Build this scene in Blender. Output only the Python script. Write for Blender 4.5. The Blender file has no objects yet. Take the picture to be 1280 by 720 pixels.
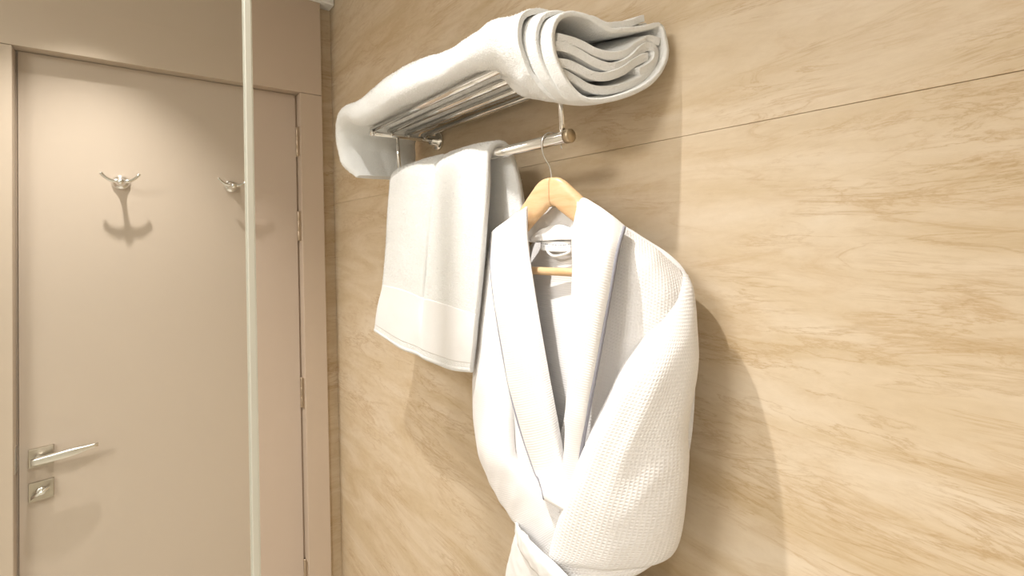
import bpy, bmesh, math, random
import numpy as np
from mathutils import Vector, Matrix, noise

random.seed(4)
SC = bpy.context.scene
COL = SC.collection

# ------------------------------------------------------------------ camera
EYE = 1.53                      # eye height above the floor
F_PX, CY_PX = 560.6, 275.0      # focal length and principal row for a 1280 x 720 frame
YAW, PITCH, ROLL = math.radians(40.23), math.radians(1.44), math.radians(-1.77)
_f = np.array([-math.cos(YAW), math.sin(YAW), 0.0])
_r = np.array([math.sin(YAW), math.cos(YAW), 0.0])
_u = np.array([0.0, 0.0, 1.0])
AX_F = _f * math.cos(PITCH) + _u * math.sin(PITCH)
_u2 = -_f * math.sin(PITCH) + _u * math.cos(PITCH)
AX_R = _r * math.cos(ROLL) + _u2 * math.sin(ROLL)
AX_U = -_r * math.sin(ROLL) + _u2 * math.cos(ROLL)
cam_data = bpy.data.cameras.new('camera')
cam_data.sensor_fit = 'HORIZONTAL'
cam_data.sensor_width = 36.0
cam_data.lens = F_PX / 1280 * 36.0
cam_data.shift_y = -(360 - CY_PX) / 1280
cam_data.clip_start = 0.02
cam = bpy.data.objects.new('camera', cam_data)
COL.objects.link(cam)
cam.matrix_world = Matrix(((AX_R[0], AX_U[0], -AX_F[0], 0.0),
                           (AX_R[1], AX_U[1], -AX_F[1], 0.0),
                           (AX_R[2], AX_U[2], -AX_F[2], EYE),
                           (0, 0, 0, 1)))
SC.camera = cam

# ------------------------------------------------------------------ world, exposure
world = bpy.data.worlds.new('world'); SC.world = world
world.use_nodes = True
world.node_tree.nodes['Background'].inputs[0].default_value = (1.0, 0.96, 0.9, 1)
world.node_tree.nodes['Background'].inputs[1].default_value = 0.0
SC.view_settings.view_transform = 'Standard'
SC.view_settings.look = 'None'
SC.view_settings.gamma = 1.0
SC.view_settings.use_curve_mapping = False
SC.view_settings.exposure = 0.43

# ceiling downlights: (X, Y, power, cone in degrees)
WARM = (1.0, 0.965, 0.925)
DOWNLIGHTS = [
    (-1.455, -0.10, 58.0, 80, 'round recessed downlight in the ceiling beside the door'),
    (-0.56, -0.03, 60.0, 100, 'round recessed downlight in the ceiling above the towel rack'),
    (0.45, -0.60, 14.0, 140, 'unseen round downlight added as fill in the ceiling behind the camera'),  # added out of view to lift the general fill
]

FILL_PANEL = (-0.40, -1.20, 0.60, 20.0)      # unseen ceiling panel added for soft ambient fill: X, Y, side, power

# ------------------------------------------------------------------ room frame
WALL = 0.589          # stone wall plane, Y
DOOR_X = -1.75        # door leaf face, X
FRAME_X = -1.708      # face of the door frame, X
CEIL = EYE + 0.903

def ray(px, py):
    return AX_F + (px - 640) / F_PX * AX_R - (py - CY_PX) / F_PX * AX_U
def P(px, py, s):
    """point seen at a picture position, at distance s in front of the stone wall"""
    d = ray(px, py); t = (WALL - s) / d[1]
    p = d * t
    return np.array([p[0], p[1], p[2] + EYE])
def Wd(x, s, z):
    """world point from X, distance to the stone wall and height relative to the eye"""
    return np.array([x, WALL - s, z + EYE])

# ------------------------------------------------------------------ materials
def new_mat(name):
    m = bpy.data.materials.new(name); m.use_nodes = True
    nt = m.node_tree
    return m, nt, nt.nodes['Principled BSDF'], nt.nodes, nt.links

def noise_node(N, L, vec, scale, detail=4, rough=0.55, dist=0.0):
    n = N.new('ShaderNodeTexNoise')
    n.inputs['Scale'].default_value = scale
    n.inputs['Detail'].default_value = detail
    n.inputs['Roughness'].default_value = rough
    n.inputs['Distortion'].default_value = dist
    L.new(vec, n.inputs['Vector'])
    return n.outputs['Fac']

def ramp(N, L, fac, stops):
    r = N.new('ShaderNodeValToRGB')
    while len(r.color_ramp.elements) < len(stops):
        r.color_ramp.elements.new(0.5)
    for e, (p, c) in zip(r.color_ramp.elements, stops):
        e.position = p; e.color = (*c, 1) if len(c) == 3 else c
    L.new(fac, r.inputs['Fac'])
    return r.outputs['Color']

def math_node(N, L, op, a, b=None):
    n = N.new('ShaderNodeMath'); n.operation = op
    for i, v in enumerate((a, b)):
        if v is None: continue
        if isinstance(v, (int, float)): n.inputs[i].default_value = v
        else: L.new(v, n.inputs[i])
    return n.outputs[0]

def bump(N, L, B, height, dist, strength=1.0):
    b = N.new('ShaderNodeBump')
    b.inputs['Distance'].default_value = dist
    b.inputs['Strength'].default_value = strength
    L.new(height, b.inputs['Height'])
    L.new(b.outputs['Normal'], B.inputs['Normal'])

def mix_col(N, L, fac, a, b, mode='MIX'):
    n = N.new('ShaderNodeMix'); n.data_type = 'RGBA'; n.blend_type = mode
    if isinstance(fac, (int, float)): n.inputs[0].default_value = fac
    else: L.new(fac, n.inputs[0])
    for i, v in ((6, a), (7, b)):
        if isinstance(v, tuple): n.inputs[i].default_value = (*v, 1)
        else: L.new(v, n.inputs[i])
    return n.outputs[2]

def travertine(name, warm=1.0):
    m, nt, B, N, L = new_mat(name)
    geo = N.new('ShaderNodeNewGeometry')
    def mapped(sx, sy, sz, rot=0.0):
        mp = N.new('ShaderNodeMapping')
        mp.inputs['Scale'].default_value = (sx, sy, sz)
        mp.inputs['Rotation'].default_value = (0, rot, 0)
        L.new(geo.outputs['Position'], mp.inputs['Vector'])
        return mp.outputs['Vector']
    bands = noise_node(N, L, mapped(1.5, 1.5, 8.0, 0.03), 1.5, 6, 0.6, 1.3)
    col = ramp(N, L, bands, [(0.30, (0.575, 0.445, 0.275)), (0.45, (0.640, 0.515, 0.352)),
                             (0.58, (0.690, 0.572, 0.418)), (0.72, (0.725, 0.618, 0.475))])
    # wispy brown veins running along the slab
    def vein(sx, sz, rot, scale, w, lo, hi, amt, tint, col, off):
        mp = mapped(sx, sx, sz, rot)
        v = noise_node(N, L, mp, scale, 10, 0.64, 0.9)
        d = math_node(N, L, 'ABSOLUTE', math_node(N, L, 'SUBTRACT', v, off))
        line = ramp(N, L, d, [(0.0, (1, 1, 1)), (w, (0.3, 0.3, 0.3)), (w * 2.6, (0, 0, 0))])
        gate = ramp(N, L, noise_node(N, L, mapped(2.2, 2.2, 5.0), scale * 1.7, 4), [(lo, (0, 0, 0)), (hi, (1, 1, 1))])
        return mix_col(N, L, math_node(N, L, 'MULTIPLY', math_node(N, L, 'MULTIPLY', line, gate), amt), col, tint)
    col = vein(2.0, 12.0, -0.05, 1.2, 0.016, 0.42, 0.60, 0.50, (0.46, 0.30, 0.14), col, 0.5)
    col = vein(2.6, 17.0, 0.03, 1.2, 0.011, 0.46, 0.60, 0.60, (0.42, 0.27, 0.12), col, 0.46)
    col = vein(3.6, 20.0, -0.02, 1.3, 0.012, 0.50, 0.62, 0.55, (0.46, 0.30, 0.14), col, 0.53)
    # soft tan patches and small cloudy pits
    patch = noise_node(N, L, mapped(5.0, 5.0, 19.0, 0.02), 1.5, 8, 0.70, 0.9)
    pm = ramp(N, L, patch, [(0.53, (0, 0, 0)), (0.68, (1, 1, 1))])
    col = mix_col(N, L, math_node(N, L, 'MULTIPLY', pm, 0.38), col, (0.52, 0.36, 0.195))
    fine = noise_node(N, L, mapped(22, 22, 48), 2.2, 6, 0.7, 0.5)
    col = mix_col(N, L, 0.10, col, ramp(N, L, fine, [(0.35, (0.50, 0.36, 0.22)), (0.6, (0.78, 0.64, 0.47))]))
    L.new(col, B.inputs['Base Color'])
    B.inputs['Roughness'].default_value = 0.42
    B.inputs['Specular IOR Level'].default_value = 0.35
    bump(N, L, B, fine, 0.0008, 0.25)
    return m

def lacquer(name, col, rough=0.38):
    m, nt, B, N, L = new_mat(name)
    tc = N.new('ShaderNodeTexCoord')
    n = noise_node(N, L, tc.outputs['Object'], 3.0, 3)
    c = mix_col(N, L, n, tuple(x * 0.985 for x in col), tuple(min(1, x * 1.015) for x in col))
    L.new(c, B.inputs['Base Color'])
    B.inputs['Roughness'].default_value = rough
    return m

def metal(name, col=(0.78, 0.77, 0.75), rough=0.14):
    m, nt, B, N, L = new_mat(name)
    tc = N.new('ShaderNodeTexCoord')
    n = noise_node(N, L, tc.outputs['Object'], 60.0, 2)
    B.inputs['Metallic'].default_value = 1.0
    B.inputs['Base Color'].default_value = (*col, 1)
    L.new(math_node(N, L, 'ADD', math_node(N, L, 'MULTIPLY', n, 0.06), rough - 0.03), B.inputs['Roughness'])
    return m

def terry(name, col=(0.90, 0.905, 0.885), dist=0.0028):
    m, nt, B, N, L = new_mat(name)
    tc = N.new('ShaderNodeTexCoord')
    a = noise_node(N, L, tc.outputs['Object'], 420.0, 3, 0.7)
    b = noise_node(N, L, tc.outputs['Object'], 90.0, 3, 0.6)
    h = math_node(N, L, 'ADD', a, math_node(N, L, 'MULTIPLY', b, 0.6))
    B.inputs['Base Color'].default_value = (*col, 1)
    B.inputs['Roughness'].default_value = 0.95
    B.inputs['Specular IOR Level'].default_value = 0.1
    B.inputs['Sheen Weight'].default_value = 0.25
    B.inputs['Sheen Roughness'].default_value = 0.6
    bump(N, L, B, h, dist, 0.85)
    return m

def waffle(name, pu, pv, wu=1.0, dist=0.0012, col=(0.86, 0.845, 0.835)):
    m, nt, B, N, L = new_mat(name)
    uv = N.new('ShaderNodeUVMap')
    sep = N.new('ShaderNodeSeparateXYZ'); L.new(uv.outputs['UV'], sep.inputs[0])
    def ridge(c, p):
        k = math_node(N, L, 'COSINE', math_node(N, L, 'MULTIPLY', c, 2 * math.pi / p))
        return math_node(N, L, 'ADD', math_node(N, L, 'MULTIPLY', k, 0.5), 0.5)
    hu = math_node(N, L, 'MULTIPLY', ridge(sep.outputs['X'], pu), wu)
    hv = ridge(sep.outputs['Y'], pv)
    h = math_node(N, L, 'MAXIMUM', hu, hv)
    tc = N.new('ShaderNodeTexCoord')
    n = noise_node(N, L, tc.outputs['Object'], 700.0, 2)
    h = math_node(N, L, 'ADD', h, math_node(N, L, 'MULTIPLY', n, 0.25))
    B.inputs['Base Color'].default_value = (*col, 1)
    B.inputs['Roughness'].default_value = 0.9
    B.inputs['Specular IOR Level'].default_value = 0.12
    B.inputs['Sheen Weight'].default_value = 0.12
    bump(N, L, B, h, dist, 0.8)
    return m

def loops(name, col):
    m, nt, B, N, L = new_mat(name)
    N.remove(B)
    tc = N.new('ShaderNodeTexCoord')
    n = noise_node(N, L, tc.outputs['Object'], 150.0, 2)
    c = mix_col(N, L, n, tuple(x * 0.97 for x in col), tuple(min(1, x * 1.03) for x in col))
    d = N.new('ShaderNodeBsdfDiffuse'); t = N.new('ShaderNodeBsdfTranslucent'); mx = N.new('ShaderNodeMixShader')
    mx.inputs[0].default_value = 0.5
    L.new(c, d.inputs[0]); L.new(c, t.inputs[0])
    L.new(d.outputs[0], mx.inputs[1]); L.new(t.outputs[0], mx.inputs[2])
    L.new(mx.outputs[0], N['Material Output'].inputs['Surface'])
    return m

def wood(name):
    m, nt, B, N, L = new_mat(name)
    tc = N.new('ShaderNodeTexCoord')
    mp = N.new('ShaderNodeMapping'); mp.inputs['Scale'].default_value = (4, 30, 40)
    L.new(tc.outputs['Object'], mp.inputs['Vector'])
    n = noise_node(N, L, mp.outputs['Vector'], 3.0, 5, 0.6, 0.4)
    c = ramp(N, L, n, [(0.3, (0.70, 0.44, 0.22)), (0.55, (0.78, 0.53, 0.30)), (0.75, (0.83, 0.60, 0.37))])
    L.new(c, B.inputs['Base Color'])
    B.inputs['Roughness'].default_value = 0.36
    return m

def plain(name, col, rough=0.6, scale=20.0):
    m, nt, B, N, L = new_mat(name)
    tc = N.new('ShaderNodeTexCoord')
    n = noise_node(N, L, tc.outputs['Object'], scale, 3)
    c = mix_col(N, L, n, tuple(x * 0.96 for x in col), tuple(min(1, x * 1.03) for x in col))
    L.new(c, B.inputs['Base Color'])
    B.inputs['Roughness'].default_value = rough
    return m

def clear_glass(name):
    m, nt, B, N, L = new_mat(name)
    N.remove(B)
    out = N['Material Output']
    tr = N.new('ShaderNodeBsdfTransparent'); tr.inputs[0].default_value = (0.97, 0.985, 0.975, 1)
    gl = N.new('ShaderNodeBsdfGlossy'); gl.inputs['Roughness'].default_value = 0.02
    fr = N.new('ShaderNodeFresnel'); 
    geo = N.new('ShaderNodeNewGeometry')      # the same air-to-glass reflectance on both faces of the pane
    ior = math_node(N, L, 'ADD', math_node(N, L, 'MULTIPLY', geo.outputs['Backfacing'], 1 / 1.5 - 1.5), 1.5)
    L.new(ior, fr.inputs['IOR'])
    mx = N.new('ShaderNodeMixShader')
    L.new(fr.outputs[0], mx.inputs[0]); L.new(tr.outputs[0], mx.inputs[1]); L.new(gl.outputs[0], mx.inputs[2])
    L.new(mx.outputs[0], out.inputs['Surface'])
    return m

def label_print(name):
    m, nt, B, N, L = new_mat(name)
    uv = N.new('ShaderNodeUVMap')
    mp = N.new('ShaderNodeMapping'); mp.inputs['Scale'].default_value = (900, 250, 1)
    L.new(uv.outputs['UV'], mp.inputs['Vector'])
    n = noise_node(N, L, mp.outputs['Vector'], 1.0, 1)
    sep = N.new('ShaderNodeSeparateXYZ'); L.new(uv.outputs['UV'], sep.inputs[0])
    line = math_node(N, L, 'SINE', math_node(N, L, 'MULTIPLY', sep.outputs['Y'], 2 * math.pi / 0.0042))
    k = math_node(N, L, 'MULTIPLY', math_node(N, L, 'GREATER_THAN', line, 0.35), math_node(N, L, 'GREATER_THAN', n, 0.5))
    lim = math_node(N, L, 'LESS_THAN', math_node(N, L, 'ABSOLUTE', math_node(N, L, 'SUBTRACT', sep.outputs['Y'], 0.0058)), 0.0036)
    k = math_node(N, L, 'MULTIPLY', k, lim)
    c = mix_col(N, L, math_node(N, L, 'MULTIPLY', k, 0.9), (0.85, 0.85, 0.84), (0.25, 0.28, 0.36))
    L.new(c, B.inputs['Base Color'])
    B.inputs['Roughness'].default_value = 0.7
    return m

def emitter(name, col, strength):
    m, nt, B, N, L = new_mat(name)
    B.inputs['Base Color'].default_value = (0.9, 0.9, 0.88, 1)
    B.inputs['Emission Color'].default_value = (*col, 1)
    B.inputs['Emission Strength'].default_value = strength
    return m

M = dict(
    stone=travertine('travertine_slab'),
    grout=plain('joint_grout', (0.60, 0.48, 0.33), 0.9),
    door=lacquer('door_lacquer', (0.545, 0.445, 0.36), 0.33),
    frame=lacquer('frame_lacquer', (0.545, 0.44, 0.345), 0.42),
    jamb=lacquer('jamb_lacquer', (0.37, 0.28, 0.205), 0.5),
    ceiling=plain('ceiling_paint', (0.86, 0.85, 0.82), 0.8),
    floor=plain('floor_tile', (0.74, 0.69, 0.60), 0.35, 6),
    rear=plain('rear_wall_tile', (0.84, 0.81, 0.75), 0.4, 4),
    chrome=metal('chrome', (0.80, 0.79, 0.77), 0.12),
    satin=metal('satin_nickel', (0.76, 0.73, 0.69), 0.3),
    plate=metal('brushed_plate', (0.50, 0.44, 0.36), 0.35),
    hinge=metal('hinge_steel', (0.50, 0.41, 0.31), 0.42),
    wire=metal('hook_wire', (0.70, 0.69, 0.67), 0.22),
    capend=metal('brushed_cap', (0.55, 0.46, 0.33), 0.45),
    terry=terry('white_terry'),
    pile=loops('terry_loops', (0.955, 0.955, 0.945)),
    terry_band=plain('woven_towel_band', (0.87, 0.865, 0.855), 0.85, 300),
    waffle=waffle('waffle_cotton', 0.0043, 0.0043, 1.0, 0.0006),
    rib=waffle('waffle_cotton_collar', 0.0034, 0.0034, 0.25, 0.00028),
    cotton=plain('plain_cotton', (0.84, 0.83, 0.815), 0.85, 500),
    piping=plain('grey_piping', (0.27, 0.27, 0.31), 0.7, 200),
    wood=wood('beech_wood'),
    label=label_print('printed_label'),
    glass=clear_glass('clear_glass'),
    seal=plain('milky_edge_seal', (0.70, 0.70, 0.62), 0.35, 10),
    lens=emitter('downlight_lens', WARM, 12.0),
    panel=emitter('fill_panel_diffuser', WARM, 1.5),  # glowing face of the added fill panel
    white_metal=plain('white_trim', (0.85, 0.84, 0.82), 0.5),
)

# ------------------------------------------------------------------ mesh helpers
def link(name, me, mat, parent=None, smooth=False):
    o = bpy.data.objects.new(name, me); COL.objects.link(o)
    me.materials.append(mat)
    if smooth:
        me.polygons.foreach_set('use_smooth', [True] * len(me.polygons))
    if parent is not None:
        o.parent = parent
        o.matrix_parent_inverse = parent.matrix_basis.inverted()
    return o

def tag(o, label=None, cat=None, group=None, kind=None):
    if label: o['label'] = label
    if cat: o['category'] = cat
    if group: o['group'] = group
    if kind: o['kind'] = kind
    return o

def empty(name, loc):
    o = bpy.data.objects.new(name, None); COL.objects.link(o)
    o.location = loc; o.empty_display_size = 0.05
    return o

def box(name, lo, hi, mat, parent=None, bevel=0.0, seg=2):
    bm = bmesh.new()
    bmesh.ops.create_cube(bm, size=1)
    for v in bm.verts:
        v.co = Vector([(lo[i] + hi[i]) / 2 + v.co[i] * (hi[i] - lo[i]) for i in range(3)])
    if bevel:
        bmesh.ops.bevel(bm, geom=bm.edges[:], offset=bevel, segments=seg, affect='EDGES', profile=0.5)
    me = bpy.data.meshes.new(name); bm.to_mesh(me); bm.free()
    return link(name, me, mat, parent)

def cr_matrix(k, t):
    """Catmull-Rom weights (len(t) x k) for parameters t in 0..1 over k points"""
    t = np.asarray(t, float) * (k - 1)
    out = np.zeros((len(t), k))
    for r, x in enumerate(t):
        i = int(min(max(math.floor(x), 0), k - 2)); f = x - i
        w = [(-f + 2 * f * f - f ** 3) / 2, (2 - 5 * f * f + 3 * f ** 3) / 2,
             (f + 4 * f * f - 3 * f ** 3) / 2, (-f * f + f ** 3) / 2]
        for j, ww in zip((i - 1, i, i + 1, i + 2), w):
            if j < 0:
                out[r, 0] += 2 * ww; out[r, 1] -= ww
            elif j > k - 1:
                out[r, k - 1] += 2 * ww; out[r, k - 2] -= ww
            else:
                out[r, j] += ww
    return out

def curve(pts, n):
    pts = np.array(pts, float)
    return cr_matrix(len(pts), np.linspace(0, 1, n)) @ pts

def grid_points(ctrl, us, vs):
    """ctrl[row][col]; vs run over rows, us over columns"""
    c = np.array(ctrl, float)
    a = np.einsum('ij,jkl->ikl', cr_matrix(c.shape[0], vs), c)
    return np.einsum('ij,kjl->kil', cr_matrix(c.shape[1], us), a)

def mesh_grid(name, G, mat, parent=None, closed=False, thick=0.0, offset=0.0, cap=False, wob=0.0, wscale=18.0, seed=0.0):
    """G: rows x cols x 3 grid of points; uv in metres"""
    G = np.array(G, float)
    R, C = G.shape[:2]
    if wob:
        nrm = np.cross(np.gradient(G, axis=1), np.gradient(G, axis=0))
        nrm /= (np.linalg.norm(nrm, axis=2, keepdims=True) + 1e-9)
        for i in range(R):
            for j in range(C):
                q = Vector(G[i, j]) * wscale + Vector((seed, seed * 2, 0))
                w = noise.noise(q) + 0.5 * noise.noise(q * 2.3)
                G[i, j] += nrm[i, j] * w * wob
        if closed:
            pass
    du = np.linalg.norm(np.diff(G, axis=1), axis=2).mean(axis=0)
    dv = np.linalg.norm(np.diff(G, axis=0), axis=2).mean(axis=1)
    U = np.concatenate([[0], np.cumsum(du)]); V = np.concatenate([[0], np.cumsum(dv)])
    if closed:
        U = np.concatenate([U, [U[-1] + np.linalg.norm(G[:, 0] - G[:, -1], axis=1).mean()]])
    verts = [tuple(p) for p in G.reshape(-1, 3)]
    faces, fuv = [], []
    CC = C if closed else C - 1
    for i in range(R - 1):
        for j in range(CC):
            k = (j + 1) % C
            faces.append((i * C + j, i * C + k, (i + 1) * C + k, (i + 1) * C + j))
            fuv += [(U[j], V[i]), (U[j + 1], V[i]), (U[j + 1], V[i + 1]), (U[j], V[i + 1])]
    if cap and closed:
        for row, rev in ((0, True), (R - 1, False)):
            c = G[row].mean(axis=0); ci = len(verts); verts.append(tuple(c))
            for j in range(C):
                k = (j + 1) % C
                f = (row * C + j, row * C + k, ci)
                faces.append(f[::-1] if rev else f)
                fuv += [(U[j], V[row]), (U[j + 1], V[row]), (U[j], V[row] + 0.01)]
    me = bpy.data.meshes.new(name); me.from_pydata(verts, [], faces)
    uvl = me.uv_layers.new(name='UVMap')
    uvl.data.foreach_set('uv', np.array(fuv, 'f').ravel())
    me.validate(); me.update()
    o = link(name, me, mat, parent, True)
    if thick:
        s = o.modifiers.new('thickness', 'SOLIDIFY'); s.thickness = thick; s.offset = offset
        s.use_even_offset = False
    return o

RNG = np.random.default_rng(11)
def pile(name, G, parent, n, lift, closed=False, height=0.0019, width=0.0010, vmin=0.0, vmax=1.0, ref=None):
    """short terry tufts standing on the outer side of a grid surface"""
    G = np.array(G, float)
    if closed: G = np.concatenate([G, G[:, :1]], axis=1)
    R, C = G.shape[:2]
    nrm = np.cross(np.gradient(G, axis=1), np.gradient(G, axis=0))
    nrm /= np.linalg.norm(nrm, axis=2, keepdims=True) + 1e-9
    c = G.mean(axis=1, keepdims=True) if ref is None else np.array(ref)
    flip = np.sign(((G - c) * nrm).sum(axis=2, keepdims=True)); flip[flip == 0] = 1
    nrm = nrm * flip
    area = np.linalg.norm(np.cross(G[1:, :-1] - G[:-1, :-1], G[:-1, 1:] - G[:-1, :-1]), axis=2)
    row = np.arange(R - 1) / (R - 1)
    area[(row < vmin) | (row > vmax)] = 0
    idx = RNG.choice(area.size, size=n, p=(area / area.sum()).ravel())
    i, j = idx // (C - 1), idx % (C - 1)
    u, v = RNG.random((n, 1)), RNG.random((n, 1))
    def bl(A): return (1 - v) * ((1 - u) * A[i, j] + u * A[i, j + 1]) + v * ((1 - u) * A[i + 1, j] + u * A[i + 1, j + 1])
    p, q = bl(G), bl(nrm)
    d = q + 0.75 * RNG.normal(size=(n, 3)); d /= np.linalg.norm(d, axis=1, keepdims=True)
    w = np.cross(d, RNG.normal(size=(n, 3))); w /= np.linalg.norm(w, axis=1, keepdims=True)
    h = height * (0.6 + 0.7 * RNG.random((n, 1)))
    b = p + q * (lift - 0.0004)
    V = np.stack([b - w * width / 2, b + w * width / 2, b + d * h + w * width * 0.25, b + d * h - w * width * 0.25], axis=1).reshape(-1, 3)
    me = bpy.data.meshes.new(name)
    me.from_pydata(V.tolist(), [], np.arange(4 * n).reshape(-1, 4).tolist())
    o = link(name, me, M['pile'], parent)
    o['kind'] = 'stuff'
    return o

def sheet(name, ctrl, mat, parent=None, nu=48, nv=60, **kw):
    return mesh_grid(name, grid_points(ctrl, np.linspace(0, 1, nu), np.linspace(0, 1, nv)), mat, parent, **kw)

def tube(name, pts, rad, mat, parent=None, seg=12, n=None, cap=True):
    """round bar along a polyline (smoothed when n is given); rad may be a list"""
    pts = np.array(pts, float)
    rad = np.array(rad if isinstance(rad, (list, tuple)) else [rad] * len(pts), float)
    if n:
        m = cr_matrix(len(pts), np.linspace(0, 1, n)); pts = m @ pts; rad = m @ rad
    tan = np.gradient(pts, axis=0)
    tan /= np.linalg.norm(tan, axis=1, keepdims=True)
    ref = np.array([0.0, 0, 1]) if abs(tan[0][2]) < 0.9 else np.array([1.0, 0, 0])
    a = np.cross(tan[0], ref); a /= np.linalg.norm(a)
    G = []
    for p, t, r in zip(pts, tan, rad):
        a = a - t * (a @ t); a /= np.linalg.norm(a); b = np.cross(t, a)
        G.append([p + r * (math.cos(x) * a + math.sin(x) * b) for x in np.linspace(0, 2 * math.pi, seg, endpoint=False)])
    return mesh_grid(name, G, mat, parent, closed=True, cap=cap)

def lathe(name, prof, origin, axis, mat, parent=None, seg=28):
    """prof: (distance along axis, radius) pairs"""
    axis = np.array(axis, float); axis /= np.linalg.norm(axis)
    ref = np.array([0.0, 0, 1]) if abs(axis[2]) < 0.9 else np.array([1.0, 0, 0])
    a = np.cross(axis, ref); a /= np.linalg.norm(a); b = np.cross(axis, a)
    o = np.array(origin, float)
    G = [[o + axis * h + max(r, 1e-5) * (math.cos(x) * a + math.sin(x) * b) for x in np.linspace(0, 2 * math.pi, seg, endpoint=False)] for h, r in prof]
    return mesh_grid(name, G, mat, parent, closed=True, cap=True)

# ================================================================== the setting
XR, YB = 1.15, -1.75                # room limits behind the camera
# stone wall: backing and slabs with fine recessed joints
JZ = EYE + 0.1255                   # visible horizontal joint
wall = tag(box('wall_stone', (DOOR_X - 0.10, WALL + 0.006, 0), (XR, WALL + 0.12, CEIL), M['grout']), kind='structure')
gap = 0.00028
for z0, z1 in ((0.0, 0.455), (0.455, JZ), (JZ, CEIL)):
    for x0, x1 in ((DOOR_X, -0.02 - 0.6), (-0.62, XR)) if z1 < 0.5 else ((DOOR_X, XR),):
        box('stone_slab', (x0 + gap, WALL, z0 + gap), (x1 - gap, WALL + 0.012, z1 - gap), M['stone'], wall, 0.0004, 1)

# door wall: narrow stone return in the corner, lacquered frame around the opening
rw = tag(box('wall_door', (DOOR_X - 0.12, YB, 0), (DOOR_X - 0.055, WALL + 0.02, CEIL), M['rear']), kind='structure')
ret = box('stone_return', (DOOR_X - 0.05, 0.535, 0), (DOOR_X, WALL + 0.004, CEIL), M['stone'], rw)
def onX(px, py, X):
    d = ray(px, py); p = d * (X / d[0]); return p
yr_in = float(onX(376.5, 200, FRAME_X)[1]); yr_out = float(onX(404, 200, FRAME_X)[1])
yl_in = float(onX(15.5, 300, FRAME_X)[1])
zt = float(onX(200, 86.5, FRAME_X)[2]) + EYE
def framepart(name, lo, hi, n, bevel=0.0015):
    return tag(box(name, lo, hi, M['frame'], None, bevel), kind='structure')
framepart('trim_1', (DOOR_X - 0.05, yr_in, 0), (FRAME_X, yr_out, zt - 0.0006), 1)
framepart('trim_2', (DOOR_X - 0.05, yl_in - 0.085, 0), (FRAME_X, yl_in, zt - 0.0006), 2)
framepart('trim_3', (DOOR_X - 0.05, yl_in - 0.085, zt + 0.0006), (FRAME_X, yr_out, CEIL - 0.03), 3)
framepart('trim_4', (DOOR_X - 0.05, YB, 0), (FRAME_X - 0.012, yl_in - 0.088, CEIL - 0.03), 4)
# door stop behind the leaf and ceiling bead
dy0, dy1, dzt = -0.232, 0.4575, EYE + 0.523
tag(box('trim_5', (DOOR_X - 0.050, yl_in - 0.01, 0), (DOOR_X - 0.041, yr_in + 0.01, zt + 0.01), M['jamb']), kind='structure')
tag(box('trim_6', (DOOR_X - 0.05, YB, CEIL - 0.03), (FRAME_X + 0.012, WALL - 0.001, CEIL), M['ceiling'], None, 0.004), kind='structure')
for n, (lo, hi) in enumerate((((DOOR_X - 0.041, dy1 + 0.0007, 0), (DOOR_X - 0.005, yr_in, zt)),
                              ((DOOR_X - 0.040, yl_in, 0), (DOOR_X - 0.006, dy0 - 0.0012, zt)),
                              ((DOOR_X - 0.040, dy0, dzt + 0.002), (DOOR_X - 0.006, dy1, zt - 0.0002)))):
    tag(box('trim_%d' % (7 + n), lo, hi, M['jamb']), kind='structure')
# ceiling, floor and the walls behind the camera
tag(box('ceiling', (DOOR_X - 0.12, YB - 0.1, CEIL), (XR + 0.1, WALL + 0.12, CEIL + 0.08), M['ceiling']), kind='structure')
tag(box('floor', (DOOR_X - 0.12, YB - 0.1, -0.08), (XR + 0.1, WALL + 0.12, 0), M['floor']), kind='structure')
tag(box('wall_rear', (DOOR_X - 0.12, YB - 0.1, 0), (XR + 0.1, YB, CEIL), M['rear']), kind='structure')
tag(box('wall_right', (XR, YB, 0), (XR + 0.1, WALL + 0.12, CEIL), M['rear']), kind='structure')

# door leaf with hinges, lever handle and privacy lock
door = tag(box('door_1', (DOOR_X - 0.04, dy0, 0.008), (DOOR_X, dy1, dzt), M['door'], None, 0.0012), kind='structure')
for zc in (0.35, 0.043, -0.556, -1.2):
    h = lathe('hinge', [(0, 0.0045), (0.001, 0.0052), (0.035, 0.0052), (0.0355, 0.0048), (0.036, 0.0052), (0.071, 0.0052),
                        (0.0715, 0.0048), (0.072, 0.0052), (0.106, 0.0052), (0.107, 0.0045)],
              (DOOR_X + 0.003, (dy1 + yr_in) / 2 + 0.001, EYE + zc - 0.0535), (0, 0, 1), M['hinge'], door, 14)
    box('hinge_leaf', (DOOR_X - 0.004, yr_in - 0.0012, EYE + zc - 0.0535), (DOOR_X + 0.028, yr_in + 0.001, EYE + zc + 0.0535), M['hinge'], h)
hx = DOOR_X
def plate(name, y0, y1, z0, z1, t):
    return box(name, (hx, y0, z0), (hx + t, y1, z1), M['plate'], door, 0.0012)
pl1 = plate('handle_plate', -0.2145, -0.167, EYE - 0.584, EYE - 0.536, 0.010)
pl2 = plate('lock_plate', -0.2145, -0.167, EYE - 0.672, EYE - 0.624, 0.010)
lathe('lever_neck', [(0, 0.009), (0.024, 0.0085), (0.026, 0.007)], (hx + 0.009, -0.193, EYE - 0.560), (1, 0, 0), M['satin'], pl1, 18)
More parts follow.
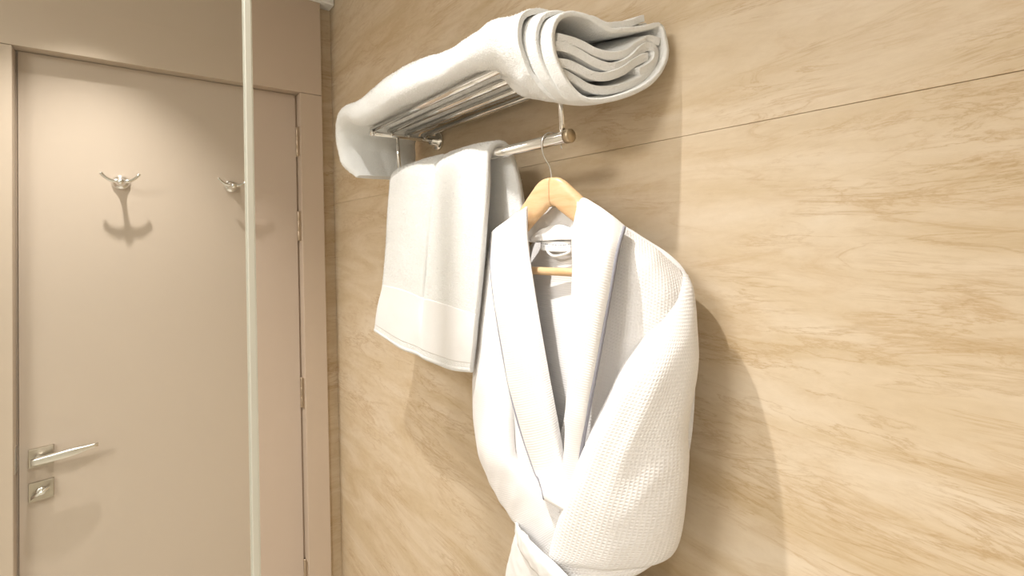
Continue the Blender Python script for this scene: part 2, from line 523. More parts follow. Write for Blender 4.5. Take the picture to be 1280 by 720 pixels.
# lever blade: flat, swelling towards the middle and tapering to the tip
LV = []
for t in np.linspace(0, 1, 16):
    y = -0.206 + t * 0.128
    hh = 0.0085 + 0.0020 * math.sin(math.pi * min(1, t * 1.15)) - 0.0035 * max(0, t - 0.6) / 0.4
    th = 0.0065 + 0.0035 * math.sin(math.pi * t) - 0.0025 * t
    zc = EYE - 0.5605 + 0.006 * t
    xc = hx + 0.0365 + 0.003 * math.sin(math.pi * t)
    LV.append([(xc + th * np.sign(math.cos(a)) * abs(math.cos(a)) ** 0.6, y, zc + hh * np.sign(math.sin(a)) * abs(math.sin(a)) ** 0.6) for a in np.linspace(0, 2 * math.pi, 20, endpoint=False)])
mesh_grid('lever', LV, M['satin'], pl1, closed=True, cap=True)
lathe('thumb_turn_base', [(0, 0.011), (0.008, 0.010), (0.009, 0.006)], (hx + 0.0095, -0.191, EYE - 0.648), (1, 0, 0), M['chrome'], pl2, 18)
tt = [[(hx + 0.017 + x, -0.191 + t * 0.017, EYE - 0.648 + t * 0.008 + w * 0.0035) for x, w in ((0, -1), (0.012, -1), (0.012, 1), (0, 1))] for t in (-1, 0, 1)]
mesh_grid('thumb_turn', tt, M['chrome'], pl2, closed=True, cap=True)
box('strike_plate', (DOOR_X - 0.02, yl_in - 0.001, EYE - 0.585), (DOOR_X + 0.022, yl_in + 0.0012, EYE - 0.52), M['satin'], door)

# two double robe hooks on the door
def robe_hook(y, z, label):
    t = tag(empty('robe_hook', (DOOR_X, y, z)), label, 'hook', 'robe hooks on the door')
    X = (1, 0, 0)
    lathe('base', [(0, 0.0215), (0.003, 0.0215), (0.007, 0.0195), (0.010, 0.0155), (0.014, 0.012), (0.019, 0.0075), (0.026, 0.0055)], (DOOR_X, y, z), X, M['chrome'], t)
    tube('stem', [(DOOR_X + 0.02, y, z), (DOOR_X + 0.035, y, z + 0.001), (DOOR_X + 0.05, y, z + 0.002)], [0.0062, 0.005, 0.0062], M['chrome'], t, 14, 10)
    lathe('knob', [(-0.009, 0.001), (-0.0075, 0.006), (-0.003, 0.0092), (0.001, 0.0097), (0.005, 0.008), (0.008, 0.004), (0.009, 0.001)], (DOOR_X + 0.052, y, z - 0.003), (0.35, 0, -1), M['chrome'], t, 20)
    for s in (-1, 1):
        tube('arm', [(DOOR_X + 0.051, y, z + 0.002), (DOOR_X + 0.052, y + s * 0.014, z - 0.001), (DOOR_X + 0.053, y + s * 0.028, z + 0.005), (DOOR_X + 0.053, y + s * 0.038, z + 0.015), (DOOR_X + 0.053, y + s * 0.0415, z + 0.021)],
             [0.0055, 0.0050, 0.0044, 0.0040, 0.0046], M['chrome'], t, 12, 18)
    return t
robe_hook(-0.026, EYE + 0.179, 'chrome double robe hook on the door, farther from the hinges')
robe_hook(0.252, EYE + 0.179, 'chrome double robe hook on the door, partly hidden by the glass edge')

# shower glass beside the camera
gx, gy = -0.60, 0.109
glass = tag(empty('shower_screen', (gx, -0.5, 0)), 'clear glass shower screen with a pale vertical edge strip, in front of the door', 'shower screen')
box('glass_pane', (gx - 0.004, YB + 0.002, 0.012), (gx + 0.004, gy - 0.004, CEIL - 0.25), M['glass'], glass)
box('edge_seal', (gx - 0.0044, gy - 0.0085, 0.012), (gx + 0.0044, gy + 0.0010, CEIL - 0.25), M['seal'], glass, 0.002)
box('floor_channel', (gx - 0.008, YB + 0.002, 0.0), (gx + 0.008, gy, 0.012), M['satin'], glass)

# downlights
for x, y, power, cone, lab in DOWNLIGHTS:
    t = tag(empty('downlight', (x, y, CEIL)), lab, 'ceiling light', 'ceiling downlights')
    lathe('trim_ring', [(0, 0.030), (0, 0.044), (0.004, 0.042), (0.005, 0.036), (0.002, 0.030)], (x, y, CEIL), (0, 0, -1), M['white_metal'], t)
    lathe('lens', [(0.0005, 0.001), (0.0005, 0.029), (0.0015, 0.028), (0.0018, 0.001)], (x, y, CEIL), (0, 0, -1), M['lens'], t)
    ld = bpy.data.lights.new('lamp', 'SPOT'); ld.energy = power; ld.color = WARM
    ld.spot_size = math.radians(cone); ld.spot_blend = 1.0; ld.shadow_soft_size = 0.016
    lo = bpy.data.objects.new('lamp', ld); COL.objects.link(lo); lo.parent = t; lo.location = (0, 0, -0.03)

px_, py_, ps_, pw_ = FILL_PANEL
t = tag(empty('fill_panel', (px_, py_, CEIL)), 'unseen square ceiling panel added as soft fill light over the middle of the room', 'ceiling light')
h_ = ps_ / 2
for x0, x1, y0, y1 in ((-h_ - 0.02, h_ + 0.02, -h_ - 0.02, -h_), (-h_ - 0.02, h_ + 0.02, h_, h_ + 0.02), (-h_ - 0.02, -h_, -h_, h_), (h_, h_ + 0.02, -h_, h_)):
    box('frame_bar', (px_ + x0, py_ + y0, CEIL - 0.018), (px_ + x1, py_ + y1, CEIL), M['white_metal'], t, 0.002)
box('fill_diffuser', (px_ - h_, py_ - h_, CEIL - 0.010), (px_ + h_, py_ + h_, CEIL - 0.004), M['panel'], t)
ld = bpy.data.lights.new('fill_light', 'AREA'); ld.shape = 'SQUARE'; ld.size = ps_ - 0.02; ld.energy = pw_; ld.color = WARM  # area light of the added panel, raises the ambient level
lo = bpy.data.objects.new('fill_light', ld); COL.objects.link(lo); lo.parent = t; lo.location = (0, 0, -0.012)

# ================================================================== towel rack
RL, RR = -0.973, -0.448
AZ, BZ = 0.232, 0.135                # arm and towel bar height relative to the eye
rack = tag(empty('towel_rack', Wd((RL + RR) / 2, 0, AZ)), 'chrome wall-mounted towel shelf of round rods with a hanging bar below', 'towel rack')
for x in (RL, RR):
    lathe('wall_flange', [(0, 0.024), (0.005, 0.024), (0.010, 0.020), (0.011, 0.012), (0.022, 0.011)], Wd(x, 0.0, AZ), (0, -1, 0), M['chrome'], rack)
    tube('side_arm', [Wd(x, 0.0, AZ), Wd(x, 0.1, AZ), Wd(x, 0.172, AZ)], 0.0058, M['chrome'], rack)
    lathe('arm_cap', [(0, 0.0058), (0.001, 0.0075), (0.006, 0.0075), (0.008, 0.005)], Wd(x, 0.170, AZ), (0, -1, 0), M['chrome'], rack, 16)
    tube('post', [Wd(x, 0.112, AZ), Wd(x, 0.110, (AZ + BZ) / 2), Wd(x, 0.107, BZ)], 0.0042, M['chrome'], rack)
for s in (0.040, 0.083, 0.127, 0.169):
    b = tube('shelf_rod', [Wd(RL - 0.008, s, AZ + 0.0105), Wd(RR + 0.002, s, AZ + 0.0105)], 0.0060, M['chrome'], rack, 16)
    for x in (RL, RR):
        lathe('rod_saddle', [(0, 0.0050), (0.006, 0.0072), (0.012, 0.0050)], Wd(x, s + 0.006, AZ + 0.002), (0, 1, 0), M['chrome'], b, 14)
bar = tube('towel_bar', [Wd(RL - 0.014, 0.107, BZ), Wd(RR + 0.012, 0.107, BZ)], 0.0088, M['chrome'], rack, 24)
for x, d in ((RL - 0.014, -1), (RR + 0.012, 1)):
    lathe('bar_cap', [(-0.006, 0.0088), (-0.006, 0.0102), (0.003, 0.0102), (0.004, 0.0096)], Wd(x, 0.107, BZ), (d, 0, 0), M['capend'], bar, 24)

# ================================================================== bath towel folded on the shelf
bt = tag(empty('bath_towel', Wd(-0.7, 0.11, AZ + 0.017)), 'thick white bath towel rolled into a long bundle on top of the chrome shelf', 'towel')
def lip_plane(cx, cy, k=0.5, X0=-0.326, s0=0.02, dx=0.0):
    d = ray(660 + cx / 5.145, cy / 5.145)
    t = (X0 - k * (WALL - s0)) / (d[0] - k * d[1]); p = d * t
    return np.array([p[0] + dx, p[1], p[2] + EYE])
LIP = [(903, 320), (890, 240), (860, 160), (780, 172), (700, 185), (600, 192), (540, 194), (470, 152), (400, 110), (330, 90), (280, 84),
       (225, 100), (190, 135), (168, 200), (165, 270), (180, 350), (210, 430), (250, 510), (300, 580), (360, 630), (430, 647),
       (520, 640), (620, 615), (720, 575), (800, 525), (860, 455), (895, 380)]
NR = 72
def resample_closed(pts, n):
    pts = np.array(list(pts) + [pts[0]], float)
    pts = curve(pts, 400)
    d = np.concatenate([[0], np.cumsum(np.linalg.norm(np.diff(pts, axis=0), axis=1))])
    q = np.linspace(0, d[-1], n, endpoint=False)
    return np.stack([np.interp(q, d, pts[:, i]) for i in range(3)], axis=1)
lip = resample_closed([lip_plane(*c) for c in LIP], NR)
lip_c = lip.mean(axis=0)
def grown(ss, sz, dx, dz=0.0):
    """a copy of the lip outline, wider towards the room by ss, taller by sz, moved along the shelf"""
    q = lip.copy()
    wall_y, floor_z = lip[:, 1].max(), lip[:, 2].min()
    q[:, 1] = wall_y + (q[:, 1] - wall_y) * ss
    q[:, 2] = floor_z + (q[:, 2] - floor_z) * sz + dz
    q[:, 0] += dx
    return q
def station(X, z, s0, s1, hb, ht, tilt=0.0, lump=0.0, n=2.6):
    """closed ring starting at the wall side, over the top, to the room side, back underneath"""
    pts = []
    for a in np.linspace(0, 2 * math.pi, 160, endpoint=False):
        c, q = math.cos(a), math.sin(a)
        s = (s0 + s1) / 2 - (s1 - s0) / 2 * np.sign(c) * abs(c) ** (2 / n)
        hh = (ht if q > 0 else hb) * np.sign(q) * abs(q) ** (2 / n)
        pts.append(Wd(X - hh * math.sin(tilt), s, z + hh * math.cos(tilt)))
    return resample_closed(pts, NR)
TOP = AZ + 0.0165     # top of the shelf rods
def lay(X, s0, s1, ht, sag=0.0, tilt=0.0, n=2.6):
    mid = ht * 0.45
    return station(X, TOP + mid + 0.004 - sag, s0, s1, mid, ht - mid, tilt, n=n)
def droop(r, d=0.016):
    r = r.copy(); k = np.clip((WALL - r[:, 1] - 0.172) / 0.035, 0, 1); r[:, 2] -= d * k * k * (3 - 2 * k)
    return r
rings = [grown(1.125, 1.035, -0.042, 0.010),
         grown(1.15, 0.96, -0.072, 0.022),
         0.5 * grown(1.20, 0.85, -0.105, 0.036) + 0.5 * lay(-0.49, 0.02, 0.212, 0.066, 0.010),
         lay(-0.55, 0.014, 0.216, 0.062, 0.002),
         lay(-0.63, 0.014, 0.206, 0.062),
         lay(-0.70, 0.014, 0.212, 0.070),
         lay(-0.77, 0.014, 0.210, 0.082),
         lay(-0.84, 0.014, 0.206, 0.086),
         lay(-0.89, 0.016, 0.212, 0.080),
         lay(-0.95, 0.016, 0.222, 0.070),
         station(-1.010, TOP + 0.030, 0.018, 0.224, 0.026, 0.026, 0.25),
         station(-1.055, TOP + 0.008, 0.020, 0.220, 0.022, 0.024, 0.8),
         station(-1.066, TOP - 0.035, 0.022, 0.216, 0.020, 0.020, 1.35),
         station(-1.050, TOP - 0.080, 0.026, 0.206, 0.014, 0.014, 1.65),
         station(-1.034, TOP - 0.108, 0.040, 0.186, 0.006, 0.006, 1.75, n=2.2)]
def tube_grid(rings, nv):
    r = np.array(rings)
    return np.einsum('ij,jkl->ikl', cr_matrix(len(r), np.linspace(0, 1, nv)), r)
rings = rings[:3] + [droop(r) for r in rings[3:10]] + rings[10:]
G = tube_grid(rings, 130)
def lumps(G, amp, scale, seed):
    G = G.copy(); c = G.mean(axis=1, keepdims=True)
    for i in range(G.shape[0]):
        for j in range(G.shape[1]):
            q = Vector(G[i, j]) * scale + Vector((seed, 0, seed))
            d = G[i, j] - c[i, 0]; d /= np.linalg.norm(d) + 1e-9
            k = noise.noise(q) + 0.5 * noise.noise(q * 2.1)
            if d[2] > -0.5: G[i, j] += d * amp * k
    return G
G = lumps(G, 0.006, 16.0, 3.0)
def soften(o, w=0.0026):
    b = o.modifiers.new('soft_edge', 'BEVEL'); b.width = w; b.segments = 3; b.limit_method = 'ANGLE'; b.angle_limit = math.radians(50)
    return o
def shell(name, G, parent, thick=0.0075, endcap=True):
    o = mesh_grid(name, G, M['terry'], parent, closed=True, thick=thick, offset=0.0)
    return soften(o)
shell('outer_wrap', G, bt, 0.008)
pile('terry_pile', G, bt, 52000, 0.004, True)
shell('middle_wrap', tube_grid([grown(1.055, 1.025, -0.021, 0.004), grown(1.06, 1.0, -0.05, 0.012), grown(1.04, 0.9, -0.09, 0.026), 0.5 * grown(1.0, 0.8, -0.13, 0.036) + 0.5 * lay(-0.50, 0.026, 0.195, 0.050)], 26), bt)
shell('inner_wrap', tube_grid([grown(1.0, 1.0, 0.0), grown(1.0, 0.99, -0.03, 0.004), grown(0.96, 0.9, -0.08, 0.022), grown(0.92, 0.75, -0.13, 0.040)], 26), bt)
FOLDS = [
    [(868, 262), (800, 246), (720, 288), (650, 336), (560, 352), (460, 330), (380, 288), (300, 256), (205, 232)],
    [(192, 285), (260, 300), (340, 335), (430, 388), (520, 422), (600, 420), (680, 380), (750, 312), (805, 290), (842, 325), (835, 385), (790, 430), (735, 458)],
    [(205, 395), (280, 408), (350, 440), (430, 478), (520, 487), (620, 455), (700, 400), (765, 365), (790, 360)],
    [(238, 445), (330, 498), (430, 556), (540, 572), (660, 548), (760, 503), (835, 440), (866, 370)],
]
for q, fd in enumerate(FOLDS):
    edge = curve([lip_plane(*c, dx=-0.004 - 0.004 * (q == 3)) for c in fd], 60)
    G = np.array([(edge - lip_c) * (1 - 0.08 * t) + lip_c + np.array([-0.13 * t, 0, 0.03 * t]) for t in np.linspace(0, 1, 12)])
    soften(mesh_grid('inner_fold', G, M['terry'], bt, thick=0.0115, offset=0.0), 0.0042)
# loose ends lying on top of the roll
top1 = [[lip_plane(cx, cy, dx=-0.006 - dd) + np.array([0, 0, 0.018 * dd / 0.14]) for cx, cy in ((400, 108), (450, 112), (530, 150), (600, 148), (690, 138), (745, 112), (775, 106))] for dd in (0.0, 0.05, 0.10, 0.15)]
soften(sheet('loose_end', top1, M['terry'], bt, 40, 12, thick=0.009))

# ================================================================== hand towel over the bar
ht = tag(empty('hand_towel', Wd(-0.8, 0.107, BZ + 0.02)), 'white hand towel folded over the chrome bar beside the bathrobe', 'towel')
gs = [-0.007, 0.004, 0.002, -0.013, 0.004, 0.006, -0.006]
gf = [0.05, 0.25, 0.6, 1.0, 1.0, 1.0]
front = [
    (0.142, [(470, 412), (500, 431), (522, 440), (530, 445), (540, 449), (566, 458), (590, 461)]),
    (0.143, [(474, 385), (502, 398), (523, 407), (531, 410), (540, 413), (568, 421), (594, 427)]),
    (0.142, [(481, 353), (505, 358), (525, 366), (532, 370), (541, 370), (570, 379), (598, 388)]),
    (0.140, [(485, 300), (510, 298), (533, 300), (538, 300), (544, 298), (575, 300), (605, 308)]),
    (0.137, [(489, 243), (513, 238), (540, 236), (544, 237), (550, 230), (581, 228), (611, 230)]),
    (0.130, [(491, 222), (515, 214), (542, 209), (546, 213), (552, 204), (581, 195), (612, 192)]),
]
rows = [[P(px, py, s + g * (k if i in (2, 3, 4) else 1)) for i, ((px, py), g) in enumerate(zip(c, gs))] for (s, c), k in zip(front, gf)]
topx = [p[0] for p in rows[-1]]
rows.append([Wd(x + 0.002, 0.107 + g * 0.3, BZ + 0.0185 + (g * 0.25)) for x, g in zip(topx, gs)])
for s, z, dl, dr in ((0.086, 0.136, 0.0, 0.006), (0.082, 0.06, 0.01, 0.028), (0.079, -0.05, 0.03, 0.032), (0.077, -0.235, 0.05, 0.03)):
    rows.append([Wd(x + (dl + (dr - dl) * i / 6), s + g * 0.4, z - 0.012 * math.sin(i)) for i, (x, g) in enumerate(zip(topx, gs))])
HC = np.array(rows)
def ht_grid(us, vs, off=0.0):
    G = grid_points(HC, us, vs)
    for i in range(G.shape[0]):
        for j in range(G.shape[1]):
            q = Vector(G[i, j]) * 15 + Vector((7, 14, 0))
            G[i, j, 1] += 0.0016 * (noise.noise(q) + 0.4 * noise.noise(q * 2.3))
    if off:
        n = np.cross(np.gradient(G, axis=1), np.gradient(G, axis=0)); n /= np.linalg.norm(n, axis=2, keepdims=True) + 1e-9
        if n[:, :, 1].mean() > 0: n = -n
        G = G + n * off
    return G
v_row = lambda r: r / (len(HC) - 1)
mesh_grid('folded_cloth', ht_grid(np.linspace(0, 1, 84), np.linspace(0, 1, 130)), M['terry'], ht, thick=0.011, offset=0.0)
pile('terry_pile', ht_grid(np.linspace(0, 1, 84), np.linspace(0, 1, 130)), ht, 46000, 0.0055, vmin=v_row(1.97), vmax=v_row(8.6), ref=(-0.75, WALL - 0.107, EYE - 0.1))
mesh_grid('woven_band', ht_grid(np.linspace(0.0, 1.0, 84), np.linspace(v_row(0.25), v_row(1.93), 60), 0.0053), M['terry_band'], ht, thick=0.0006)
tube('hem', ht_grid(np.linspace(0, 1, 84), np.array([0.0, 0.01]), 0.0)[0], 0.0066, M['terry'], ht, 12)

# ================================================================== wooden hanger
hg = tag(empty('clothes_hanger', Wd(-0.476, 0.107, 0.078)), 'beech clothes hanger with wire hook and trouser bar holding the bathrobe', 'hanger')
HX, HS, PHI = -0.476, 0.106, math.radians(9)
def H(a, z, ds=0.0):
    return Wd(HX + a * math.cos(PHI) + ds * math.sin(PHI), HS - a * math.sin(PHI) + ds * math.cos(PHI), z)
for sgn in (-1, 1):
    G = []
    st = [(0.0006, 0.058, 0.0215, 0.0075), (0.012, 0.0555, 0.0215, 0.0078), (0.028, 0.043, 0.020, 0.0080), (0.05, 0.024, 0.0185, 0.0080), (0.08, -0.002, 0.017, 0.0080), (0.12, -0.033, 0.0155, 0.0085), (0.155, -0.056, 0.0145, 0.0095), (0.168, -0.064, 0.010, 0.0075)]
    stn = cr_matrix(len(st), np.linspace(0, 1, 36)) @ np.array(st)
    for a, z, h, t in stn:
        ring = []
        back = -0.035 * (a / 0.17) ** 2          # arms sweep gently back
        for x in np.linspace(0, 2 * math.pi, 20, endpoint=False):
            c, q = math.cos(x), math.sin(x)
            ring.append(H(sgn * (a + 0.35 * h * q * min(1, a / 0.02)), z + h * np.sign(q) * abs(q) ** 0.7, back + t * np.sign(c) * abs(c) ** 0.7))
        G.append(ring if sgn > 0 else ring[::-1])
    mesh_grid('arm', G, M['wood'], hg, closed=True, cap=True)
tube('trouser_bar', [H(-0.135, -0.0625, -0.018), H(-0.07, -0.0625, -0.004), H(0, -0.0625, 0.0), H(0.07, -0.0625, -0.004), H(0.135, -0.0625, -0.018)], 0.0062, M['wood'], hg, 14, 24)
tube('hook', [Wd(HX, 0.106, 0.072), Wd(HX, 0.106, 0.086), Wd(HX - 0.001, 0.109, 0.098), Wd(HX - 0.003, 0.1175, 0.112), Wd(HX - 0.003, 0.1205, 0.128), Wd(HX - 0.001, 0.1185, 0.140),
              Wd(HX + 0.002, 0.112, 0.1455), Wd(HX + 0.004, 0.104, 0.1462), Wd(HX + 0.007, 0.0965, 0.142), Wd(HX + 0.010, 0.094, 0.132), Wd(HX + 0.011, 0.0925, 0.122)], 0.0014, M['wire'], hg, 10, 60)

# ================================================================== bathrobe
rb = tag(empty('bathrobe', Wd(-0.45, 0.1, -0.75)), 'white waffle bathrobe with grey piping, tied and hung on the wooden hanger', 'bathrobe')
# back panel
rows = []
for z, xl, xr, s in ((0.018, -0.53, -0.425, 0.084), (-0.012, -0.575, -0.365, 0.084), (-0.06, -0.625, -0.30, 0.084), (-0.14, -0.645, -0.285, 0.096), (-0.26, -0.63, -0.29, 0.104), (-0.38, -0.58, -0.32, 0.104), (-0.45, -0.555, -0.36, 0.055)):
    rows.append([Wd(xl + (xr - xl) * t, s - 0.04 * (2 * t - 1) ** 2, z - (0.006 if z > 0 else 0) * math.sin(math.pi * t)) for t in np.linspace(0, 1, 7)])
sheet('back_panel', rows, M['rib'], rb, 60, 90, thick=0.003, wob=0.002, wscale=14)
# front panels
right = [
    (0.115, [(722, 252), (745, 262), (785, 288), (820, 312), (850, 338)], [0.125, 0.120, 0.105, 0.088, 0.070]),
    (0, [(718, 300), (748, 315), (785, 330), (825, 350), (860, 372)], [0.120, 0.118, 0.118, 0.106, 0.080]),
    (0, [(716, 360), (745, 375), (782, 390), (822, 405), (862, 425)], [0.118, 0.116, 0.118, 0.110, 0.085]),
    (0, [(712, 430), (738, 440), (775, 455), (815, 465), (858, 480)], [0.118, 0.116, 0.118, 0.110, 0.085]),
    (0, [(708, 510), (728, 520), (760, 530), (805, 540), (850, 550)], [0.120, 0.119, 0.120, 0.112, 0.085]),
    (0, [(690, 590), (712, 600), (745, 610), (785, 620), (835, 630)], [0.124, 0.124, 0.124, 0.114, 0.085]),
    (0, [(690, 650), (706, 660), (730, 675), (765, 690), (800, 700)], [0.112, 0.114, 0.116, 0.110, 0.085]),
]
sheet('front_panel', [[P(px, py, s) for (px, py), s in zip(c, ss)] for _, c, ss in right], M['waffle'], rb, 60, 100, thick=0.003, wob=0.0022, wscale=20, seed=1)
left = [
    ([(655, 262), (640, 272), (628, 282), (618, 292), (614, 300)], [0.125, 0.125, 0.122, 0.118, 0.110]),
    ([(664, 340), (645, 345), (628, 350), (615, 352), (607, 352)], [0.118, 0.118, 0.116, 0.112, 0.098]),
    ([(676, 420), (655, 422), (632, 425), (612, 428), (600, 430)], [0.120, 0.120, 0.118, 0.114, 0.096]),
    ([(690, 500), (668, 505), (640, 508), (616, 508), (598, 505)], [0.122, 0.122, 0.120, 0.116, 0.096]),
    ([(704, 575), (684, 582), (655, 585), (630, 580), (610, 570)], [0.124, 0.124, 0.122, 0.118, 0.096]),
    ([(718, 650), (700, 660), (680, 660), (655, 655), (638, 640)], [0.104, 0.104, 0.106, 0.108, 0.096]),
]
sheet('front_panel', [[P(px, py, s) for (px, py), s in zip(c, ss)] for c, ss in left], M['rib'], rb, 50, 90, thick=0.003, wob=0.0015, wscale=20, seed=2)

def sleeve(name, st, mat, seed, nv=90, ns=56, wob=0.003, power=0.85):
    """st: (left px, right px, s of left edge, s of right edge, half thickness)"""
    L = np.array([P(*a, sl) for a, b, sl, sr, t in st]); Rr = np.array([P(*b, sr) for a, b, sl, sr, t in st]); T = np.array([[t] for *_, t in st])
    m = cr_matrix(len(st), np.linspace(0, 1, nv)); L = m @ L; Rr = m @ Rr; T = m @ T
    c = (L + Rr) / 2; a = (Rr - L) / 2
    sp = np.gradient(c, axis=0)
    b = np.cross(a, sp); b /= np.linalg.norm(b, axis=1, keepdims=True)
    b[b[:, 1] > 0] *= -1
    G = []
    for i in range(nv):
        ring = []
        for x in np.linspace(0, 2 * math.pi, ns, endpoint=False):
            cc, q = math.cos(x), math.sin(x)
            ring.append(c[i] + a[i] * cc + b[i] * T[i] * np.sign(q) * abs(q) ** power)
        G.append(ring)
    G = np.array(G)
    return mesh_grid(name, lumps2(G, wob, 17.0, seed), mat, rb, closed=True, cap=True)
def lumps2(G, amp, scale, seed):
    G = G.copy(); c = G.mean(axis=1, keepdims=True)
    for i in range(G.shape[0]):
        for j in range(G.shape[1]):
            q = Vector(G[i, j]) * scale + Vector((seed, 0, seed))
            d = G[i, j] - c[i, 0]; d /= np.linalg.norm(d) + 1e-9
            p = G[i, j]
            along = 0.45 * p[0] + 0.9 * p[2]; across = 0.9 * p[0] - 0.45 * p[2]
            f = noise.noise(Vector((across * 34, along * 7 + seed, p[1] * 8)))
            f = 1 - 2.2 * abs(f)
            G[i, j] += d * amp * (0.8 * noise.noise(q) + 0.9 * f * min(1, 3 * i / G.shape[0]))
    return G
sleeve('sleeve', [
    ((846, 340), (860, 345), 0.068, 0.060, 0.006),
    ((835, 372), (865, 368), 0.088, 0.062, 0.018),
    ((812, 412), (867, 410), 0.110, 0.066, 0.026),
    ((778, 470), (866, 466), 0.140, 0.070, 0.032),
    ((745, 530), (859, 535), 0.152, 0.078, 0.036),
    ((722, 585), (858, 600), 0.158, 0.074, 0.038),
    ((706, 632), (856, 650), 0.160, 0.074, 0.037),
    ((692, 680), (842, 686), 0.158, 0.080, 0.033),
    ((690, 708), (815, 703), 0.150, 0.104, 0.024),
    ((700, 718), (780, 711), 0.140, 0.112, 0.008),
], M['waffle'], 5.0)
sleeve('sleeve', [
    ((614, 300), (630, 300), 0.112, 0.112, 0.006),
    ((605, 360), (630, 370), 0.108, 0.114, 0.012),
    ((598, 430), (634, 440), 0.106, 0.118, 0.016),
    ((595, 495), (640, 508), 0.106, 0.124, 0.020),
    ((601, 550), (640, 570), 0.108, 0.136, 0.022),
    ((617, 605), (662, 596), 0.114, 0.128, 0.018),
    ((644, 652), (704, 622), 0.120, 0.124, 0.013),
    ((676, 690), (746, 645), 0.126, 0.124, 0.011),
    ((704, 722), (772, 672), 0.128, 0.124, 0.010),
], M['rib'], 9.0, wob=0.0024)
# shawl collar: left and right lapels and the part behind the neck
lapL = [
    [(659, 258, .128), (648, 266, .134), (634, 276, .136), (622, 285, .134), (615, 291, .126)],
    [(660, 300, .142), (648, 303, .152), (634, 308, .154), (622, 312, .150), (614, 316, .138)],
    [(666, 345, .150), (654, 350, .160), (640, 355, .162), (627, 358, .158), (617, 360, .148)],
    [(679, 425, .154), (667, 430, .165), (652, 434, .167), (638, 437, .163), (629, 438, .155)],
    [(692, 500, .156), (682, 506, .167), (668, 510, .169), (654, 513, .165), (645, 514, .157)],
    [(704, 568, .156), (698, 576, .166), (688, 580, .168), (676, 582, .165), (667, 582, .158)],
    [(714, 612, .158), (709, 616, .166), (700, 615, .168), (688, 609, .168), (677, 604, .164)],
    [(735, 652, .166), (722, 645, .174), (708, 637, .176), (694, 629, .176), (681, 622, .170)],
    [(735, 651, .140), (722, 644, .142), (708, 636, .142), (694, 628, .142), (682, 621, .140)],
]
lapR = [
    [(723, 258, .118), (730, 248, .122), (745, 256, .126), (764, 270, .126), (781, 284, .120)],
    [(716, 298, .142), (728, 300, .154), (744, 305, .158), (760, 309, .156), (773, 313, .146)],
    [(717, 345, .150), (727, 349, .164), (740, 354, .169), (752, 359, .167), (764, 364, .157)],
    [(714, 430, .156), (722, 434, .169), (732, 437, .174), (741, 440, .172), (750, 443, .164)],
    [(710, 505, .158), (716, 507, .168), (723, 509, .172), (730, 510, .171), (737, 511, .166)],
    [(706, 575, .153), (711, 576, .158), (716, 577, .160), (721, 577, .160), (726, 576, .158)],
    [(700, 640, .140), (705, 641, .144), (710, 642, .146), (715, 642, .146), (720, 641, .144)],
]
for lp, sd, dl, pr in ((lapL, 3, 0.020, 0.0013), (lapR, 4, 0.008, 0.0024)):
    C = [[P(q[0], q[1], q[2] - dl * min(1, max(0, (q[1] - 262) / 50)) * (1.0 if q[1] < 600 else 0.5)) for q in r] for r in lp]
    o = sheet('lapel', C, M['rib'], rb, 36, 90, thick=0.005, wob=0.0012, wscale=16, seed=sd)
    edge = curve([r[-1] for r in C], 90)
    tube('piping', edge + np.array([0.001 if sd == 4 else 0, -0.0025, 0]), pr, M['piping'], o, 10)
# neck stand behind the hanger, label and hanging loop
stand = [
    [P(653, 264, .112), P(664, 262, .094), P(680, 260, .084), P(698, 258, .082), P(714, 256, .088), P(726, 252, .106)],
    [P(657, 282, .112), P(667, 280, .096), P(682, 278, .086), P(699, 276, .084), P(713, 274, .090), P(722, 272, .106)],
    [P(660, 302, .110), P(669, 303, .096), P(684, 303, .087), P(700, 302, .086), P(713, 300, .091), P(720, 298, .106)],
]
sheet('collar_stand', stand, M['cotton'], rb, 50, 24, thick=0.003)
neck = [
    [P(664, 298, .106), P(673, 289, .100), P(685, 284, .095), P(700, 281, .094), P(711, 284, .097), P(720, 289, .108)],
    [P(664, 299, .107), P(673, 295, .102), P(685, 293, .097), P(700, 291, .096), P(711, 292, .099), P(720, 294, .109)],
    [P(664, 301, .106), P(673, 301, .102), P(685, 301, .098), P(700, 300, .097), P(711, 300, .100), P(720, 299, .109)],
]
sheet('neck_band', neck, M['cotton'], rb, 50, 16, thick=0.003)
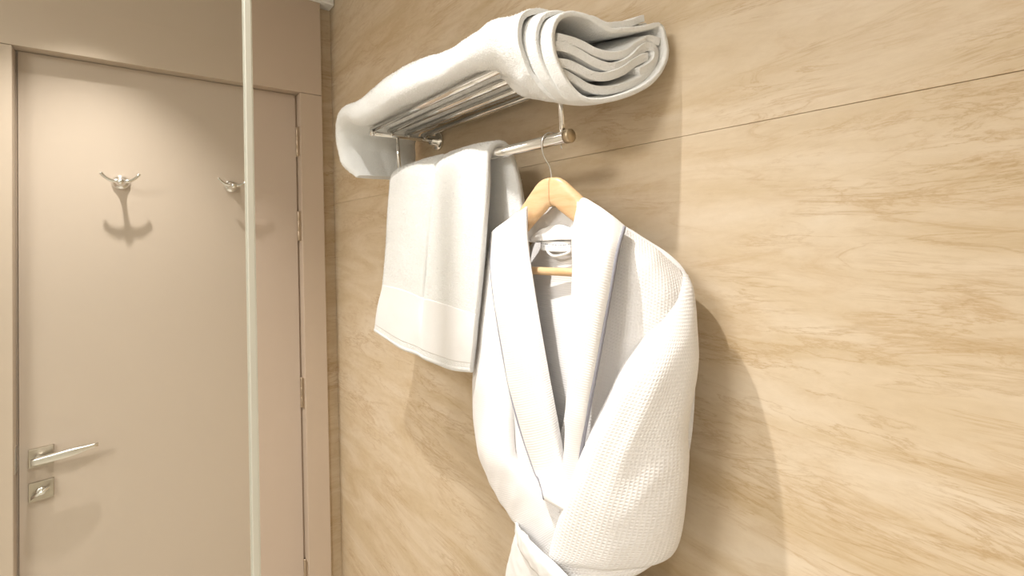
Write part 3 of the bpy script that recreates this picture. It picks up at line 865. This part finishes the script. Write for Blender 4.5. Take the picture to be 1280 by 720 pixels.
lab = [[P(676 + 38 * t, y + 2.0 * math.sin(2.5 * t), 0.0965) for t in np.linspace(0, 1, 5)] for y in (300, 306, 313)]
sheet('care_label', lab, M['label'], rb, 20, 10, thick=0.0006)
tube('hanging_loop', [P(683, 306, .093), P(685, 315, .096), P(692, 320, .098), P(702, 319, .098), P(712, 315, .096), P(716, 308, .093)], 0.0021, M['cotton'], rb, 10, 30)
# belt: wrapped band, knot and hanging tail
belt = [[P(644, 652, .130), P(652, 664, .150), P(672, 684, .166), P(694, 704, .172), P(716, 726, .168), P(735, 745, .160)],
        [P(645, 660, .134), P(651, 672, .156), P(668, 694, .174), P(688, 714, .180), P(708, 736, .176), P(725, 756, .166)],
        [P(646, 668, .130), P(649, 682, .150), P(662, 704, .166), P(680, 724, .172), P(698, 746, .168), P(714, 766, .160)]]
sheet('belt', belt, M['cotton'], rb, 50, 16, thick=0.004, wob=0.003, wscale=40)
tail = [[P(648, 660, .138), P(652, 664, .148), P(657, 668, .150), P(660, 674, .146)],
        [P(639, 690, .140), P(650, 694, .152), P(664, 698, .156), P(674, 704, .150)],
        [P(633, 722, .138), P(646, 724, .150), P(662, 728, .154), P(676, 734, .148)],
        [P(634, 770, .136), P(646, 772, .146), P(660, 776, .150), P(674, 782, .144)],
        [P(640, 840, .134), P(650, 842, .144), P(662, 846, .148), P(674, 850, .142)]]
sheet('belt_tail', tail, M['cotton'], rb, 30, 60, thick=0.004, wob=0.002, wscale=30)
# skirt below the belt
G = []
for t in np.linspace(0, 1, 50):
    z = -0.40 - 0.42 * t
    ring = []
    for x in np.linspace(0, 2 * math.pi, 80, endpoint=False):
        hw = 0.085 + 0.055 * t ** 0.7; hd = 0.034 + 0.010 * t
        k = 1 + 0.10 * t * math.sin(9 * x + 1.0) + 0.05 * math.sin(5 * x)
        ring.append(Wd(-0.465 + hw * math.cos(x) * k, 0.098 + hd * math.sin(x) * k, z))
    G.append(ring)
mesh_grid('skirt', G, M['waffle'], rb, closed=True, thick=0.003)
